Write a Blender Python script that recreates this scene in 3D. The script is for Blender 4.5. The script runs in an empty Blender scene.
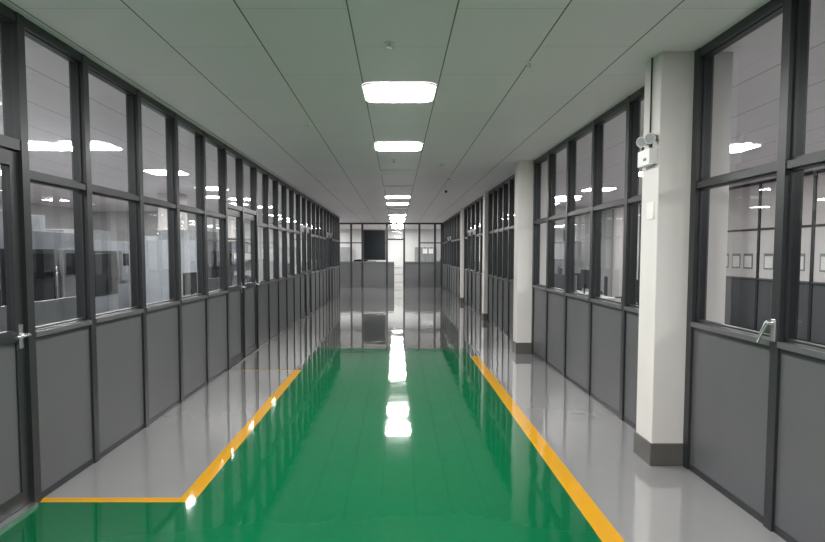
import bpy, bmesh, math, random
from mathutils import Vector, Matrix
random.seed(4)
scene = bpy.context.scene
scene.view_settings.view_transform = 'Standard'
scene.view_settings.look = 'None'
scene.view_settings.exposure = 0.0

# ------------------------------------------------------------ materials
def new_mat(name):
    m = bpy.data.materials.new(name); m.use_nodes = True
    nt = m.node_tree
    return m, nt, nt.nodes['Principled BSDF']

def simple(name, col, rough=0.5, metal=0.0, var=0.06, scale=6.0, emis=None, estr=0.0, bump=0.0):
    m, nt, b = new_mat(name)
    tc = nt.nodes.new('ShaderNodeTexCoord')
    n = nt.nodes.new('ShaderNodeTexNoise'); n.inputs['Scale'].default_value = scale
    n.inputs['Detail'].default_value = 4
    nt.links.new(tc.outputs['Object'], n.inputs['Vector'])
    r = nt.nodes.new('ShaderNodeValToRGB')
    r.color_ramp.elements[0].position = 0.3; r.color_ramp.elements[1].position = 0.7
    r.color_ramp.elements[0].color = tuple(max(0, c*(1-var)) for c in col)+(1,)
    r.color_ramp.elements[1].color = tuple(min(1, c*(1+var)) for c in col)+(1,)
    nt.links.new(n.outputs['Fac'], r.inputs['Fac'])
    nt.links.new(r.outputs['Color'], b.inputs['Base Color'])
    b.inputs['Roughness'].default_value = rough
    b.inputs['Metallic'].default_value = metal
    if emis:
        b.inputs['Emission Color'].default_value = tuple(emis)+(1,)
        b.inputs['Emission Strength'].default_value = estr
    return m

def epoxy(name, col, var=0.05, coat=0.3, rough=0.04):
    m, nt, b = new_mat(name)
    tc = nt.nodes.new('ShaderNodeTexCoord')
    n = nt.nodes.new('ShaderNodeTexNoise'); n.inputs['Scale'].default_value = 0.9; n.inputs['Detail'].default_value = 3
    nt.links.new(tc.outputs['Object'], n.inputs['Vector'])
    r = nt.nodes.new('ShaderNodeValToRGB')
    r.color_ramp.elements[0].position = 0.3; r.color_ramp.elements[1].position = 0.7
    r.color_ramp.elements[0].color = tuple(c*(1-var) for c in col)+(1,)
    r.color_ramp.elements[1].color = tuple(min(1, c*(1+var)) for c in col)+(1,)
    nt.links.new(n.outputs['Fac'], r.inputs['Fac'])
    nt.links.new(r.outputs['Color'], b.inputs['Base Color'])
    b.inputs['Roughness'].default_value = rough
    b.inputs['IOR'].default_value = 1.48
    b.inputs['Coat Weight'].default_value = coat
    b.inputs['Coat Roughness'].default_value = 0.02
    w = nt.nodes.new('ShaderNodeTexNoise'); w.inputs['Scale'].default_value = 3.2; w.inputs['Detail'].default_value = 1.0
    nt.links.new(tc.outputs['Object'], w.inputs['Vector'])
    bp = nt.nodes.new('ShaderNodeBump'); bp.inputs['Strength'].default_value = 0.3
    bp.inputs['Distance'].default_value = 0.005
    nt.links.new(w.outputs['Fac'], bp.inputs['Height'])
    nt.links.new(bp.outputs['Normal'], b.inputs['Normal'])
    nt.links.new(bp.outputs['Normal'], b.inputs['Coat Normal'])
    return m

def glass_mat(name, tint=(0.74,0.755,0.765)):
    m = bpy.data.materials.new(name); m.use_nodes = True
    nt = m.node_tree; nt.nodes.clear()
    out = nt.nodes.new('ShaderNodeOutputMaterial')
    tr = nt.nodes.new('ShaderNodeBsdfTransparent'); tr.inputs['Color'].default_value = tint+(1,)
    gl = nt.nodes.new('ShaderNodeBsdfGlossy'); gl.inputs['Roughness'].default_value = 0.01
    gl.inputs['Color'].default_value = (0.9,0.92,0.92,1)
    lw = nt.nodes.new('ShaderNodeLayerWeight'); lw.inputs['Blend'].default_value = 0.5
    pw = nt.nodes.new('ShaderNodeMath'); pw.operation = 'POWER'; pw.inputs[1].default_value = 4.0
    ma = nt.nodes.new('ShaderNodeMath'); ma.operation = 'MULTIPLY_ADD'; ma.inputs[1].default_value = 0.85; ma.inputs[2].default_value = 0.06
    mx = nt.nodes.new('ShaderNodeMixShader')
    nt.links.new(lw.outputs['Facing'], pw.inputs[0]); nt.links.new(pw.outputs[0], ma.inputs[0])
    nt.links.new(ma.outputs[0], mx.inputs['Fac'])
    nt.links.new(tr.outputs[0], mx.inputs[1]); nt.links.new(gl.outputs[0], mx.inputs[2])
    nt.links.new(mx.outputs[0], out.inputs['Surface'])
    return m

def ceiling_mat():
    m, nt, b = new_mat('ceiling_panels')
    tc = nt.nodes.new('ShaderNodeTexCoord')
    sp = nt.nodes.new('ShaderNodeSeparateXYZ'); nt.links.new(tc.outputs['Object'], sp.inputs[0])
    ax = nt.nodes.new('ShaderNodeMath'); ax.operation='ADD'; ax.inputs[1].default_value = 20*0.61+0.275
    nt.links.new(sp.outputs['X'], ax.inputs[0])
    ay = nt.nodes.new('ShaderNodeMath'); ay.operation='ADD'; ay.inputs[1].default_value = 30.3
    nt.links.new(sp.outputs['Y'], ay.inputs[0])
    cb = nt.nodes.new('ShaderNodeCombineXYZ')
    nt.links.new(ay.outputs[0], cb.inputs['X']); nt.links.new(ax.outputs[0], cb.inputs['Y'])
    br = nt.nodes.new('ShaderNodeTexBrick')
    br.inputs['Scale'].default_value = 1.0
    br.inputs['Brick Width'].default_value = 1.25; br.inputs['Row Height'].default_value = 0.61
    br.inputs['Mortar Size'].default_value = 0.002; br.inputs['Mortar Smooth'].default_value = 0.0
    br.inputs['Color1'].default_value = (0.86,0.80,0.83,1); br.inputs['Color2'].default_value = (0.82,0.765,0.795,1)
    br.inputs['Mortar'].default_value = (0.42,0.42,0.42,1)
    nt.links.new(cb.outputs[0], br.inputs['Vector'])
    dv = nt.nodes.new('ShaderNodeMath'); dv.operation='DIVIDE'; dv.inputs[1].default_value = 0.61
    nt.links.new(ax.outputs[0], dv.inputs[0])
    ad = nt.nodes.new('ShaderNodeMath'); ad.operation='ADD'; ad.inputs[1].default_value = 0.5
    nt.links.new(dv.outputs[0], ad.inputs[0])
    fr = nt.nodes.new('ShaderNodeMath'); fr.operation='FRACT'; nt.links.new(ad.outputs[0], fr.inputs[0])
    sb = nt.nodes.new('ShaderNodeMath'); sb.operation='SUBTRACT'; sb.inputs[1].default_value=0.5; nt.links.new(fr.outputs[0], sb.inputs[0])
    ab = nt.nodes.new('ShaderNodeMath'); ab.operation='ABSOLUTE'; nt.links.new(sb.outputs[0], ab.inputs[0])
    lt = nt.nodes.new('ShaderNodeMath'); lt.operation='LESS_THAN'; lt.inputs[1].default_value=0.0075; nt.links.new(ab.outputs[0], lt.inputs[0])
    mx = nt.nodes.new('ShaderNodeMix'); mx.data_type='RGBA'
    nt.links.new(lt.outputs[0], mx.inputs['Factor'])
    nt.links.new(br.outputs['Color'], mx.inputs['A']); mx.inputs['B'].default_value=(0.09,0.09,0.095,1)
    nt.links.new(mx.outputs['Result'], b.inputs['Base Color'])
    b.inputs['Roughness'].default_value = 0.45
    return m

M = {}
M['ceil'] = ceiling_mat()
M['green'] = epoxy('green_epoxy', (0.002,0.112,0.042), coat=0.1, rough=0.06)
M['grey'] = epoxy('grey_epoxy', (0.265,0.263,0.27), coat=0.9)
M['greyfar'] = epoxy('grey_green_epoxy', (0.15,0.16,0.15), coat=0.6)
M['yellow'] = epoxy('yellow_line_paint', (0.60,0.30,0.012), coat=0.0)
M['frame'] = simple('dark_aluminium', (0.032,0.034,0.038), 0.35, 0.2)
M['sill'] = simple('sill_aluminium', (0.13,0.135,0.14), 0.35, 0.3)
M['panel'] = simple('grey_partition_panel', (0.094,0.096,0.103), 0.4, 0.0, 0.03, 2)
M['glass'] = glass_mat('partition_glass')
M['clear'] = glass_mat('clear_glass', (0.94,0.95,0.95))
M['white'] = simple('white_paint', (0.70,0.67,0.66), 0.5, 0, 0.02, 3)
M['wallw'] = simple('room_wall_paint', (0.66,0.66,0.66), 0.6, 0, 0.03, 2)
M['skirt'] = simple('dark_skirting', (0.10,0.095,0.09), 0.4)
M['steel'] = simple('brushed_steel', (0.75,0.76,0.78), 0.25, 0.9, 0.04, 30)
M['trimw'] = simple('lamp_frame_white', (0.8,0.8,0.8), 0.4)
M['lamp'] = simple('lamp_diffuser_lit', (0.9,0.9,0.9), 0.5, emis=(1,0.985,0.95), estr=68)
M['lampoff'] = simple('lamp_diffuser_unlit', (0.78,0.80,0.78), 0.5)
M['black'] = simple('black_plastic', (0.02,0.02,0.022), 0.4)
M['screen'] = simple('screen_glass', (0.01,0.012,0.015), 0.12)
M['desk'] = simple('desk_laminate', (0.5,0.5,0.48), 0.4, 0, 0.05, 8)
M['cab'] = simple('cabinet_steel_grey', (0.24,0.25,0.26), 0.4, 0.1)
M['fabric'] = simple('chair_fabric', (0.05,0.055,0.07), 0.9, 0, 0.2, 60)
M['machine'] = simple('machine_enamel', (0.28,0.30,0.33), 0.35)
M['exit'] = simple('exit_sign_green', (0.02,0.4,0.15), 0.4)
M['paper'] = simple('paper_white', (0.8,0.8,0.78), 0.7)
M['card'] = simple('white_carton', (0.8,0.8,0.78), 0.6)
M['lens'] = simple('lamp_lens', (0.7,0.72,0.75), 0.1, 0.5)
M['blue'] = simple('notice_blue', (0.12,0.16,0.25), 0.6)

# ------------------------------------------------------------ builder
class B:
    def __init__(s): s.bm = bmesh.new(); s.mats = []
    def mi(s, k):
        if k not in s.mats: s.mats.append(k)
        return s.mats.index(k)
    def box(s, x0,x1,y0,y1,z0,z1,k, mtx=None):
        if x0>x1: x0,x1=x1,x0
        if y0>y1: y0,y1=y1,y0
        vs = [s.bm.verts.new(v) for v in [(x0,y0,z0),(x1,y0,z0),(x1,y1,z0),(x0,y1,z0),(x0,y0,z1),(x1,y0,z1),(x1,y1,z1),(x0,y1,z1)]]
        i = s.mi(k)
        for f in [(0,3,2,1),(4,5,6,7),(0,1,5,4),(1,2,6,5),(2,3,7,6),(3,0,4,7)]:
            s.bm.faces.new([vs[j] for j in f]).material_index = i
        if mtx: bmesh.ops.transform(s.bm, matrix=mtx, verts=vs)
    def quad(s, pts, k):
        s.bm.faces.new([s.bm.verts.new(p) for p in pts]).material_index = s.mi(k)
    def cyl(s, p0, p1, r0, k, r1=None, n=16):
        p0=Vector(p0); p1=Vector(p1); d=p1-p0
        if r1 is None: r1=r0
        mtx = Matrix.Translation((p0+p1)/2) @ d.to_track_quat('Z','Y').to_matrix().to_4x4()
        r = bmesh.ops.create_cone(s.bm, cap_ends=True, segments=n, radius1=r0, radius2=r1, depth=d.length, matrix=mtx)
        i=s.mi(k)
        for f in {f for v in r['verts'] for f in v.link_faces}:
            f.material_index=i; f.smooth = len(f.verts)==4
    def mesh(s, name):
        me = bpy.data.meshes.new(name); s.bm.to_mesh(me); s.bm.free()
        for k in s.mats: me.materials.append(M[k])
        return me
    def obj(s, name, loc=(0,0,0), rotz=0, parent=None, bevel=0):
        o = bpy.data.objects.new(name, s.mesh(name)); scene.collection.objects.link(o)
        o.location = loc; o.rotation_euler[2] = rotz
        if parent: o.parent = parent
        if bevel:
            md=o.modifiers.new('bevel','BEVEL'); md.width=bevel; md.segments=2; md.limit_method='ANGLE'
        return o
def dup(o, loc, rotz=0):
    n = o.copy(); scene.collection.objects.link(n); n.location = loc; n.rotation_euler[2]=rotz
    return n

H=2.87; LW=2.16; RW=2.02; XL=-10.0; XR=13.0; YB=-6.0; YE=34.0
SILL=1.02; MID=1.96

# ------------------------------------------------------------ shell
b=B()
xs=[XL,-LW-0.05,-1.33,-1.23,1.07,1.19,RW+0.05,XR]
ys=[YB,3.54,3.61,7.64,7.67,8.7,9.4,YE]
for i in range(len(xs)-1):
    for j in range(len(ys)-1):
        xc=(xs[i]+xs[i+1])/2; yc=(ys[j]+ys[j+1])/2
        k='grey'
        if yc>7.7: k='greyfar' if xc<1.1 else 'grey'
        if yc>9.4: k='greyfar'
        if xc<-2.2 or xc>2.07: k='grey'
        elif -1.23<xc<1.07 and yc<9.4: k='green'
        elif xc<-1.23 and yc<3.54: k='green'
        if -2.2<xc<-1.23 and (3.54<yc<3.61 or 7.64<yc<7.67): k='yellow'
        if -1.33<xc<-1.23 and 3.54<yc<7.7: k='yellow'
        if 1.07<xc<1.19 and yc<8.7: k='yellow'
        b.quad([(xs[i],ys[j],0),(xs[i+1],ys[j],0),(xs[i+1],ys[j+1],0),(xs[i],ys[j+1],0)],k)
bmesh.ops.remove_doubles(b.bm, verts=b.bm.verts, dist=1e-5)
b.obj('floor')
b=B(); b.box(XL,XR,YB,YE,H,H+0.1,'ceil'); b.obj('ceiling')
b=B(); b.box(XL-0.1,XL,YB,YE,0,H,'wallw'); b.obj('wall_outer_left')
b=B(); b.box(XR,XR+0.1,YB,YE,0,H,'wallw'); b.obj('wall_outer_right')
b=B(); b.box(XL,XR,YB-0.1,YB,0,H,'wallw'); b.obj('wall_back')
b=B(); b.box(XL,XR,YE,YE+0.1,0,H,'wallw'); b.obj('wall_far')

# ------------------------------------------------------------ glazed partitions
wn=[0]; dn=[0]
def window(s, W, y0, y1):
    wn[0]+=1
    g=B(); gx=s*(W+0.045)
    for z0,z1 in ((SILL+0.02,MID-0.02),(MID+0.025,H-0.05)):
        g.quad([(gx,y0,z0),(gx,y1,z0),(gx,y1,z1),(gx,y0,z1)],'glass')
        for (a,c,d,e) in ((y0,y1,z0,z0+0.012),(y0,y1,z1-0.012,z1),(y0,y0+0.012,z0,z1),(y1-0.012,y1,z0,z1)):
            g.box(s*(W+0.03),s*(W+0.065),a,c,d,e,'frame')
    g.obj('window_%d'%wn[0])
def door(s, W, y0, y1, handle_far=True):
    dn[0]+=1
    e=bpy.data.objects.new('door_%d'%dn[0],None); scene.collection.objects.link(e)
    g=B(); a=s*(W+0.025); c=s*(W+0.075); t=0.075; top=2.08
    g.box(a,c,y0,y0+t,0.02,top,'frame'); g.box(a,c,y1-t,y1,0.02,top,'frame')
    for z0,z1 in ((0.02,0.11),(SILL-0.03,SILL+0.04),(top-0.08,top)):
        g.box(a,c,y0+t,y1-t,z0,z1,'frame')
    g.box(s*(W+0.035),s*(W+0.065),y0+t,y1-t,0.11,SILL-0.03,'panel')
    g.obj('leaf',parent=e)
    g=B(); gx=s*(W+0.05)
    g.quad([(gx,y0+t,SILL+0.04),(gx,y1-t,SILL+0.04),(gx,y1-t,top-0.08),(gx,y0+t,top-0.08)],'glass')
    g.obj('leaf_glass',parent=e)
    g=B(); hy=(y1-0.04) if handle_far else (y0+0.04); q=-0.12 if handle_far else 0.12
    g.box(s*(W+0.018),s*(W+0.025),hy-0.02,hy+0.02,0.95,1.09,'steel')
    g.cyl((s*(W+0.025),hy,1.03),(s*(W-0.035),hy,1.03),0.010,'steel')
    g.cyl((s*(W-0.03),hy,1.03),(s*(W-0.03),hy+q,1.03),0.009,'steel')
    g.obj('lever_handle',parent=e)
    near = y0<5
    g=B(); g.box(s*(W-(0.02 if near else 0)),s*(W+0.10),y0,y1,0.0,0.018,'steel' if near else 'frame'); g.obj('threshold',parent=e)
def partition(name, s, W, ys, types):
    g=B(); o=s*W; n=s*(W+0.10); pw=0.034
    for y in ys: g.box(o,n,y-pw,y+pw,0,H,'frame')
    for i,t in enumerate(types):
        y0=ys[i]+pw; y1=ys[i+1]-pw
        g.box(s*(W+0.005),s*(W+0.095),y0,y1,H-0.055,H,'frame')
        if t in 'wp':
            g.box(s*(W+0.005),s*(W+0.095),y0,y1,MID-0.02,MID+0.02,'frame')
            g.box(s*(W-0.006),s*(W+0.105),y0,y1,SILL-0.02,SILL+0.012,'sill')
            g.box(s*(W+0.01),s*(W+0.09),y0,y1,SILL-0.045,SILL-0.02,'frame')
            g.box(s*(W+0.018),s*(W+0.08),y0,y1,0.04,SILL-0.045,'panel')
            g.box(s*(W+0.012),s*(W+0.09),y0,y1,0,0.04,'frame')
            if t=='w': window(s,W,y0,y1)
            else:
                g.box(s*(W+0.02),s*(W+0.08),y0,y1,SILL,MID-0.02,'white'); g.box(s*(W+0.02),s*(W+0.08),y0,y1,MID+0.02,H-0.05,'white')
                for q in range(3):
                    ya=y0+0.15+q*0.42
                    g.box(s*(W+0.014),s*(W+0.02),ya,ya+0.3,1.2,1.5,'cab')
                    g.box(s*(W+0.012),s*(W+0.014),ya+0.03,ya+0.27,1.23,1.45,'paper')
        elif t=='d':
            g.box(s*(W+0.005),s*(W+0.095),y0,y1,2.09,2.15,'frame')
            gx=s*(W+0.045)
            wn[0]+=1; q=B(); q.quad([(gx,y0,2.15),(gx,y1,2.15),(gx,y1,H-0.06),(gx,y0,H-0.06)],'glass'); q.obj('window_%d'%wn[0])
            door(s,W,y0,y1)
        elif t=='s':
            g.box(s*(W+0.03),s*(W+0.08),y0,y1,0,H-0.055,'panel')
    g.obj(name)

yl=[-6,-5,-4.1,-3.2,-2.3,-1.4,-0.5,0.4,1.3,2.2,2.65,3.53,4.25,5.12,5.97,6.82,7.67]
tl=['w']*9+['w','d']+['w']*5
y=7.67
seq=['d','d']+['w']*5+['d','d']+['w']*4+['d','d']+['w']*3
for t in seq:
    y+=0.83; yl.append(y); tl.append(t)
partition('wall_left',-1,LW,yl,tl)
yr=[-6,-5,-4.1,-3.2,-2.3,-1.4,-0.5,0.4,1.3,2.25,3.19,4.13]
partition('wall_right',1,RW,yr,['w']*11)
partition('wall_right.001',1,RW,[4.50,5.34,6.27,7.2,8.1,8.93],['w']*5)
partition('wall_right.002',1,RW,[9.30,9.8,10.3,10.9,11.5,12.1,12.7,13.32],['d','d','w','w','w','w','w'])
partition('wall_right.003',1,RW,[13.68,14.6,15.5,16.4,17.3,18.13],['w','w','d','d','w'])
partition('wall_right.004',1,RW,[18.5,19.5,20.4,21.4,22.4,23.4,24.4,25.4,26.86],['w','w','w','w','d','d','w','w'])

for i,(yc,xc) in enumerate(((4.17,1.8),(8.97,1.8),(13.36,1.94),(18.17,1.94))):
    b=B(); b.box(xc,2.29,yc,yc+0.28,0,H,'white')
    b.box(xc-0.012,2.302,yc-0.012,yc+0.292,0,0.16,'skirt')
    b.obj('column' if i==0 else 'column.%03d'%i, bevel=0.006)

# ------------------------------------------------------------ end wall
EY=26.9
b=B()
px=[-6.5,-4.6,-2.6,-2.05,-1.55,-0.45,0.32,1.0,1.7,2.0]
DI=5
for x in px: b.box(x-0.045,x+0.045,EY,EY+0.1,0,H,'frame')
for i in range(len(px)-1):
    x0=px[i]+0.045; x1=px[i+1]-0.045
    b.box(x0,x1,EY+0.01,EY+0.09,H-0.07,H,'frame')
    if i==DI:
        b.box(x0,x1,EY+0.01,EY+0.09,2.1,2.17,'frame'); continue
    b.box(x0,x1,EY-0.02,EY+0.14,1.08,1.14,'sill')
    b.box(x0,x1,EY+0.02,EY+0.08,0,1.08,'panel')
    if i!=6: b.box(x0,x1,EY+0.01,EY+0.09,1.95,2.0,'frame')
b.box(-0.405,-0.14,EY+0.03,EY+0.07,0.0,1.08,'panel'); b.box(-0.405,-0.135,EY-0.02,EY+0.12,1.08,1.13,'sill'); b.box(-0.17,-0.135,EY+0.02,EY+0.08,0.0,1.08,'frame')
b.obj('wall_end')
for i in range(len(px)-1):
    x0=px[i]+0.045; x1=px[i+1]-0.045
    wn[0]+=1; q=B()
    if i==DI:
        q.quad([(x0,EY+.05,2.17),(x1,EY+.05,2.17),(x1,EY+.05,H-.07),(x0,EY+.05,H-.07)],'clear')
    elif i==6:
        q.quad([(x0,EY+.05,1.14),(x1,EY+.05,1.14),(x1,EY+.05,H-.07),(x0,EY+.05,H-.07)],'clear')
    else:
        q.quad([(x0,EY+.05,1.14),(x1,EY+.05,1.14),(x1,EY+.05,1.95),(x0,EY+.05,1.95)],'clear')
        q.quad([(x0,EY+.05,2.0),(x1,EY+.05,2.0),(x1,EY+.05,H-.07),(x0,EY+.05,H-.07)],'clear')
    q.obj('window_%d'%wn[0])
b=B(); b.box(-1.5,-0.5,EY-0.07,EY-0.01,1.2,2.55,'black'); b.box(-1.46,-0.54,EY-0.075,EY-0.07,1.25,2.51,'screen')
b.obj('wall_display_screen',bevel=0.005)
b=B()
for i,(x,z) in enumerate(((1.15,1.5),(1.42,1.5))):
    b.box(x,x+0.2,EY-0.012,EY-0.002,z,z+0.3,'paper'); b.box(x+0.02,x+0.18,EY-0.014,EY-0.012,z+0.22,z+0.28,'blue')
b.obj('notice_sheets')
b=B()
b.box(-0.12,0.25,EY+0.5,EY+0.9,0,0.38,'card'); b.box(-0.1,0.22,EY+0.52,EY+0.88,0.38,0.72,'card'); b.box(-0.06,0.2,EY+0.55,EY+0.85,0.72,1.0,'card')
for z in (0.19,0.55,0.86): b.box(-0.125,0.255,EY+0.495,EY+0.5,z-0.015,z+0.015,'desk')
b.obj('carton_stack',bevel=0.006)

# ------------------------------------------------------------ ceiling lights
def lamp_mesh(name,k):
    g=B(); n=6
    def ring(w,z,r):
        vs=[]
        for cx,cy,a0 in ((w-r,w-r,0),(-w+r,w-r,90),(-w+r,-w+r,180),(w-r,-w+r,270)):
            for i in range(n+1):
                a=math.radians(a0+90*i/n); vs.append(g.bm.verts.new((cx+r*math.cos(a),cy+r*math.sin(a),z)))
        return vs
    A=ring(0.305,0,0.10); Bq=ring(0.300,-0.014,0.10); C=ring(0.294,-0.014,0.097); D=ring(0.292,-0.012,0.097)
    N=len(A); fi=g.mi('trimw'); li=g.mi(k)
    for P,Q in ((A,Bq),(Bq,C),(C,D)):
        for i in range(N):
            g.bm.faces.new([P[i],P[(i+1)%N],Q[(i+1)%N],Q[i]]).material_index=fi
    g.bm.faces.new(D).material_index=li
    bmesh.ops.recalc_face_normals(g.bm, faces=g.bm.faces)
    return g.mesh(name)
on=lamp_mesh('led_on','lamp'); off=lamp_mesh('led_off','lampoff')
def lamp(x,y,lit=True):
    o=bpy.data.objects.new('ceiling_light_panel', on if lit else off); scene.collection.objects.link(o); o.location=(x,y,H-0.0005)
for y,l in ((-4.8,1),(-2.3,1),(0.2,1),(2.7,1),(5.2,1),(7.75,1),(10.2,0),(12.5,0),(14.6,1),(16.6,1),(19.0,0),(21.4,1),(23.6,1),(25.6,1)):
    lamp(0.02,y,bool(l))
for y in (0.2,2.7,5.3,7.7,10.2,12.7,15.2,17.7,20.2,22.7): lamp(-3.88,y); lamp(-6.6,y)
lamp(-4.62,7.7)
for y in (0.4,2.9,5.4,7.9,10.4,12.9,15.4,17.9,20.4,22.9,25.4):
    lamp(4.3,y)
    lamp(7.6,y); lamp(10.4,y)
for y in (28.2,30.2,32.4):
    for x in (-4,0.02,5): lamp(x,y)

b=B(); b.cyl((0,0,0),(0,0,-0.008),0.035,'trimw'); b.cyl((0,0,-0.008),(0,0,-0.03),0.010,'steel'); b.cyl((0,0,-0.03),(0,0,-0.034),0.018,'steel')
sp=b.obj('fire_sprinkler',(-0.05,4.0,H))
for p in ((0.95,4.4),(-0.05,8.9),(0.95,11),(-0.95,6.5)): dup(sp,(p[0],p[1],H))
b=B(); b.cyl((0,0,0),(0,0,-0.02),0.055,'trimw',0.055,24); b.cyl((0,0,-0.02),(0,0,-0.045),0.045,'trimw',0.03,24); b.obj('smoke_detector',(0.7,9.3,H))
b=B(); b.cyl((0,0,0),(0,0,-0.10),0.012,'trimw'); b.box(-0.035,0.035,-0.09,0.09,-0.17,-0.10,'trimw'); b.cyl((0,-0.09,-0.135),(0,-0.10,-0.135),0.025,'black')
b.obj('security_camera',(0.98,12.2,H),bevel=0.004)

# emergency twin spot on column
e=bpy.data.objects.new('emergency_light',None); scene.collection.objects.link(e)
b=B(); b.box(1.745,1.798,4.20,4.40,2.12,2.23,'trimw'); b.box(1.744,1.745,4.25,4.30,2.15,2.17,'black'); b.obj('battery_box',parent=e,bevel=0.006)
b=B()
for yy in (4.22,4.36):
    b.cyl((1.765,yy,2.23),(1.765,yy,2.265),0.008,'black')
    b.cyl((1.79,yy+0.015,2.305),(1.755,yy-0.02,2.295),0.022,'black',0.036)
    b.cyl((1.755,yy-0.02,2.295),(1.738,yy-0.037,2.29),0.036,'trimw',0.038)
    b.cyl((1.738,yy-0.037,2.29),(1.736,yy-0.039,2.2894),0.032,'lens')
b.obj('spot_heads',parent=e)
b=B(); b.cyl((1.79,4.3,2.23),(1.79,4.3,H),0.006,'black'); b.obj('cable',parent=e)
b=B(); b.box(1.792,1.80,4.22,4.34,1.74,1.86,'paper'); b.obj('wall_notice',bevel=0.002)

b=B()
b.box(RW-0.012,RW,3.17,3.21,1.03,1.15,'steel')
b.cyl((RW-0.012,3.19,1.13),(RW-0.05,3.19,1.13),0.011,'steel')
b.cyl((RW-0.045,3.19,1.135),(RW-0.055,3.25,1.02),0.010,'steel')
b.obj('window_latch_handle',bevel=0.002)

# ------------------------------------------------------------ side room furniture
def mk_desk():
    b=B(); b.box(-0.8,0.8,-0.35,0.35,0.71,0.74,'desk')
    for x in (-0.76,0.72):
        for y in (-0.32,0.28): b.box(x,x+0.04,y,y+0.04,0,0.71,'frame')
    b.box(-0.76,0.76,0.30,0.32,0.3,0.71,'cab'); b.box(0.35,0.72,-0.3,0.28,0.12,0.70,'cab')
    for z in (0.3,0.5): b.box(0.40,0.67,-0.305,-0.30,z,z+0.01,'black')
    b.box(-0.8,0.8,0.335,0.36,0.74,1.12,'cab')
    return b
d0=mk_desk().obj('office_desk',(3.4,11.0,0),math.pi/2,bevel=0.003)
def mk_mon():
    b=B(); b.cyl((0,0,0),(0,0,0.012),0.11,'black'); b.box(-0.02,0.02,0.0,0.02,0.01,0.2,'black')
    b.box(-0.28,0.28,-0.03,0.0,0.12,0.46,'black'); b.box(-0.265,0.265,-0.033,-0.03,0.14,0.445,'screen'); return b
m0=mk_mon().obj('computer_monitor',(3.45,11.0,0.742),math.pi/2,bevel=0.004)
def mk_chair():
    b=B()
    for i in range(5):
        a=i*2*math.pi/5; b.cyl((0,0,0.09),(0.28*math.cos(a),0.28*math.sin(a),0.06),0.02,'black',0.014)
        b.cyl((0.28*math.cos(a)-0.015,0.28*math.sin(a),0.028),(0.28*math.cos(a)+0.015,0.28*math.sin(a),0.028),0.028,'black')
    b.cyl((0,0,0.09),(0,0,0.43),0.025,'steel')
    b.box(-0.24,0.24,-0.24,0.24,0.43,0.50,'fabric'); b.box(-0.03,0.03,0.24,0.27,0.45,0.75,'black'); b.box(-0.22,0.22,0.21,0.26,0.60,1.02,'fabric')
    for x in (-0.28,0.25): b.box(x,x+0.03,-0.1,0.18,0.66,0.69,'black'); b.box(x,x+0.03,0.02,0.06,0.45,0.66,'black')
    return b
c0=mk_chair().obj('office_chair',(4.2,11.0,0),-math.pi/2,bevel=0.012)
for x in (3.4,8.9,11.1):
    for y in (1.2,3.0,6.2,8.0,11.0,12.8,14.6,19.4,21.2,23.0):
        if x==3.4 and y<=11.0: continue
        dup(d0,(x,y,0),math.pi/2)
        dup(m0,(x+0.03,y+random.uniform(-.2,.2),0.742),math.pi/2+random.uniform(-.2,.2))
        dup(c0,(x+0.8,y+random.uniform(-.15,.15),0),-math.pi/2+random.uniform(-.4,.4))
# desks in the office beyond the end wall
for x in (-4.4,-1.9,2.4):
    for y in (29.0,31.2):
        dup(d0,(x,y,0),0); dup(m0,(x+0.1,y+0.05,0.742),0.1); dup(c0,(x,y-0.8,0),math.pi)
ti=['w']*20
for q in (8,9,10,11): ti[q]='p'
for q in (4,14,17): ti[q]='s'
partition('wall_inner_right',1,6.9,[-5+1.5*i for i in range(21)],ti)
b=B(); b.box(RW+0.12,6.85,17.5,17.62,0,0.9,'wallw'); b.box(RW+0.12,3.2,17.5,17.62,0.9,H,'wallw'); b.box(5.2,6.85,17.5,17.62,0.9,H,'wallw'); b.box(3.2,5.2,17.5,17.62,2.2,H,'wallw')
b.obj('wall_cross_right')
b=B(); b.box(-0.25,0.25,-0.25,0.25,0,H,'white'); b.box(-0.26,0.26,-0.26,0.26,0,0.16,'skirt')
c1=b.obj('column.010',(6.2,12.4,0))
for p in ((6.2,3.4),(6.2,16.3),(10.35,9.5),(10.35,16.8),(-5.2,14),(-5.2,18.6)): dup(c1,(p[0],p[1],0))
b=B(); b.box(-0.18,0.18,-0.02,0.02,-0.08,0.08,'exit'); b.box(-0.2,0.2,0.0,0.03,-0.1,0.1,'trimw'); b.box(-0.06,-0.02,-0.024,-0.02,-0.05,0.04,'paper'); b.box(0.02,0.11,-0.024,-0.02,-0.01,0.01,'paper')
b.obj('exit_sign',(6.2,12.11,1.78))
def mk_machine():
    b=B(); b.box(-0.9,0.9,-0.6,0.6,0.08,1.75,'machine'); b.box(-0.5,0.35,-0.62,-0.6,0.75,1.5,'screen')
    b.box(-0.55,0.40,-0.612,-0.6,0.70,1.55,'black'); b.box(0.5,0.85,-0.66,-0.6,0.95,1.55,'cab'); b.box(0.55,0.8,-0.665,-0.66,1.25,1.5,'screen')
    b.box(-0.88,0.88,-0.58,0.58,0,0.08,'black'); b.box(-0.6,0.6,-0.4,0.4,1.75,1.95,'cab'); b.cyl((0.75,0.4,1.75),(0.75,0.4,2.1),0.025,'steel'); b.cyl((0.75,0.4,2.1),(0.75,0.4,2.2),0.03,'lens')
    b.cyl((0.4,-0.63,0.9),(0.4,-0.63,1.35),0.012,'steel')
    return b
m1=mk_machine().obj('machining_cabinet',(-4.6,6.6,0),math.pi/2,bevel=0.01)
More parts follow.
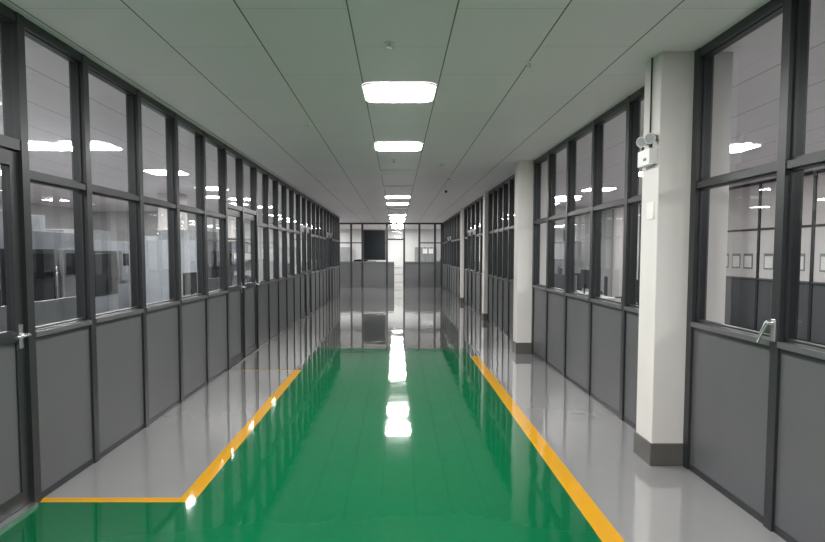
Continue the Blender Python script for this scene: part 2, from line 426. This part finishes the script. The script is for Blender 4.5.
def mk_rack():
    b=B()
    for x in (-0.9,0.86):
        for y in (-0.25,0.21): b.box(x,x+0.04,y,y+0.04,0,1.9,'cab')
    for z in (0.15,0.6,1.05,1.5,1.86): b.box(-0.9,0.9,-0.25,0.25,z,z+0.03,'cab')
    for z in (0.18,0.63,1.08,1.53):
        x=-0.82
        while x<0.6:
            w=random.uniform(0.15,0.35); b.box(x,x+w,-0.2,0.18,z,z+random.uniform(0.15,0.3),random.choice(['card','cab','blue','desk','machine'])); x+=w+0.05
    return b
r0=mk_rack().obj('storage_rack',(-7.5,4,0),math.pi/2)
for p in ((-7.5,7),(-7.5,10),(-7.5,13),(-8.9,16),(-8.9,2),(-4.2,16.0),(-5.9,9.3)): dup(r0,(p[0],p[1],0),math.pi/2)
for p in ((-6.2,11.6),(-4.2,12.2),(-6.4,16.4)): dup(m1,(p[0],p[1],0),math.pi/2)
for p in ((-3.2,4.6),(-3.2,9.4),(-3.2,17.9)):
    dup(d0,(p[0],p[1],0),-math.pi/2); dup(m0,(p[0]-0.03,p[1],0.742),-math.pi/2)
b=B(); b.box(XL,-LW-0.12,19.8,19.92,0,H,'wallw'); b.obj('wall_cross_left')
b=B(); b.box(-0.6,0.6,-0.25,0.25,0.05,1.85,'cab'); b.box(-0.005,0.005,-0.255,-0.25,0.08,1.82,'black'); b.box(-0.06,-0.04,-0.275,-0.25,0.9,1.1,'steel'); b.box(0.04,0.06,-0.275,-0.25,0.9,1.1,'steel'); b.box(-0.58,0.58,-0.23,0.23,0,0.05,'black')
k0=b.obj('steel_cupboard',(-3.2,33.6,0),0,bevel=0.004)
dup(k0,(1.6,33.6,0)); dup(k0,(4.6,17.2,0))

# ------------------------------------------------------------ world & camera
w=bpy.data.worlds.new('world'); scene.world=w; w.use_nodes=True
w.node_tree.nodes['Background'].inputs['Color'].default_value=(0.5,0.55,0.6,1)
w.node_tree.nodes['Background'].inputs['Strength'].default_value=0.3
f=600.0; pitch=math.radians(3.5)
cam=bpy.data.cameras.new('camera'); co=bpy.data.objects.new('camera',cam); scene.collection.objects.link(co)
cam.sensor_fit='HORIZONTAL'; cam.sensor_width=36; cam.lens=36*f/825
co.location=(0,0,1.5); co.rotation_euler=(math.pi/2-pitch,0,0)
cam.shift_x=(412.5-397)/825
cam.shift_y=(f*math.tan(pitch)-(271-253.5))/825
cam.clip_start=0.05; cam.clip_end=200
scene.camera=co
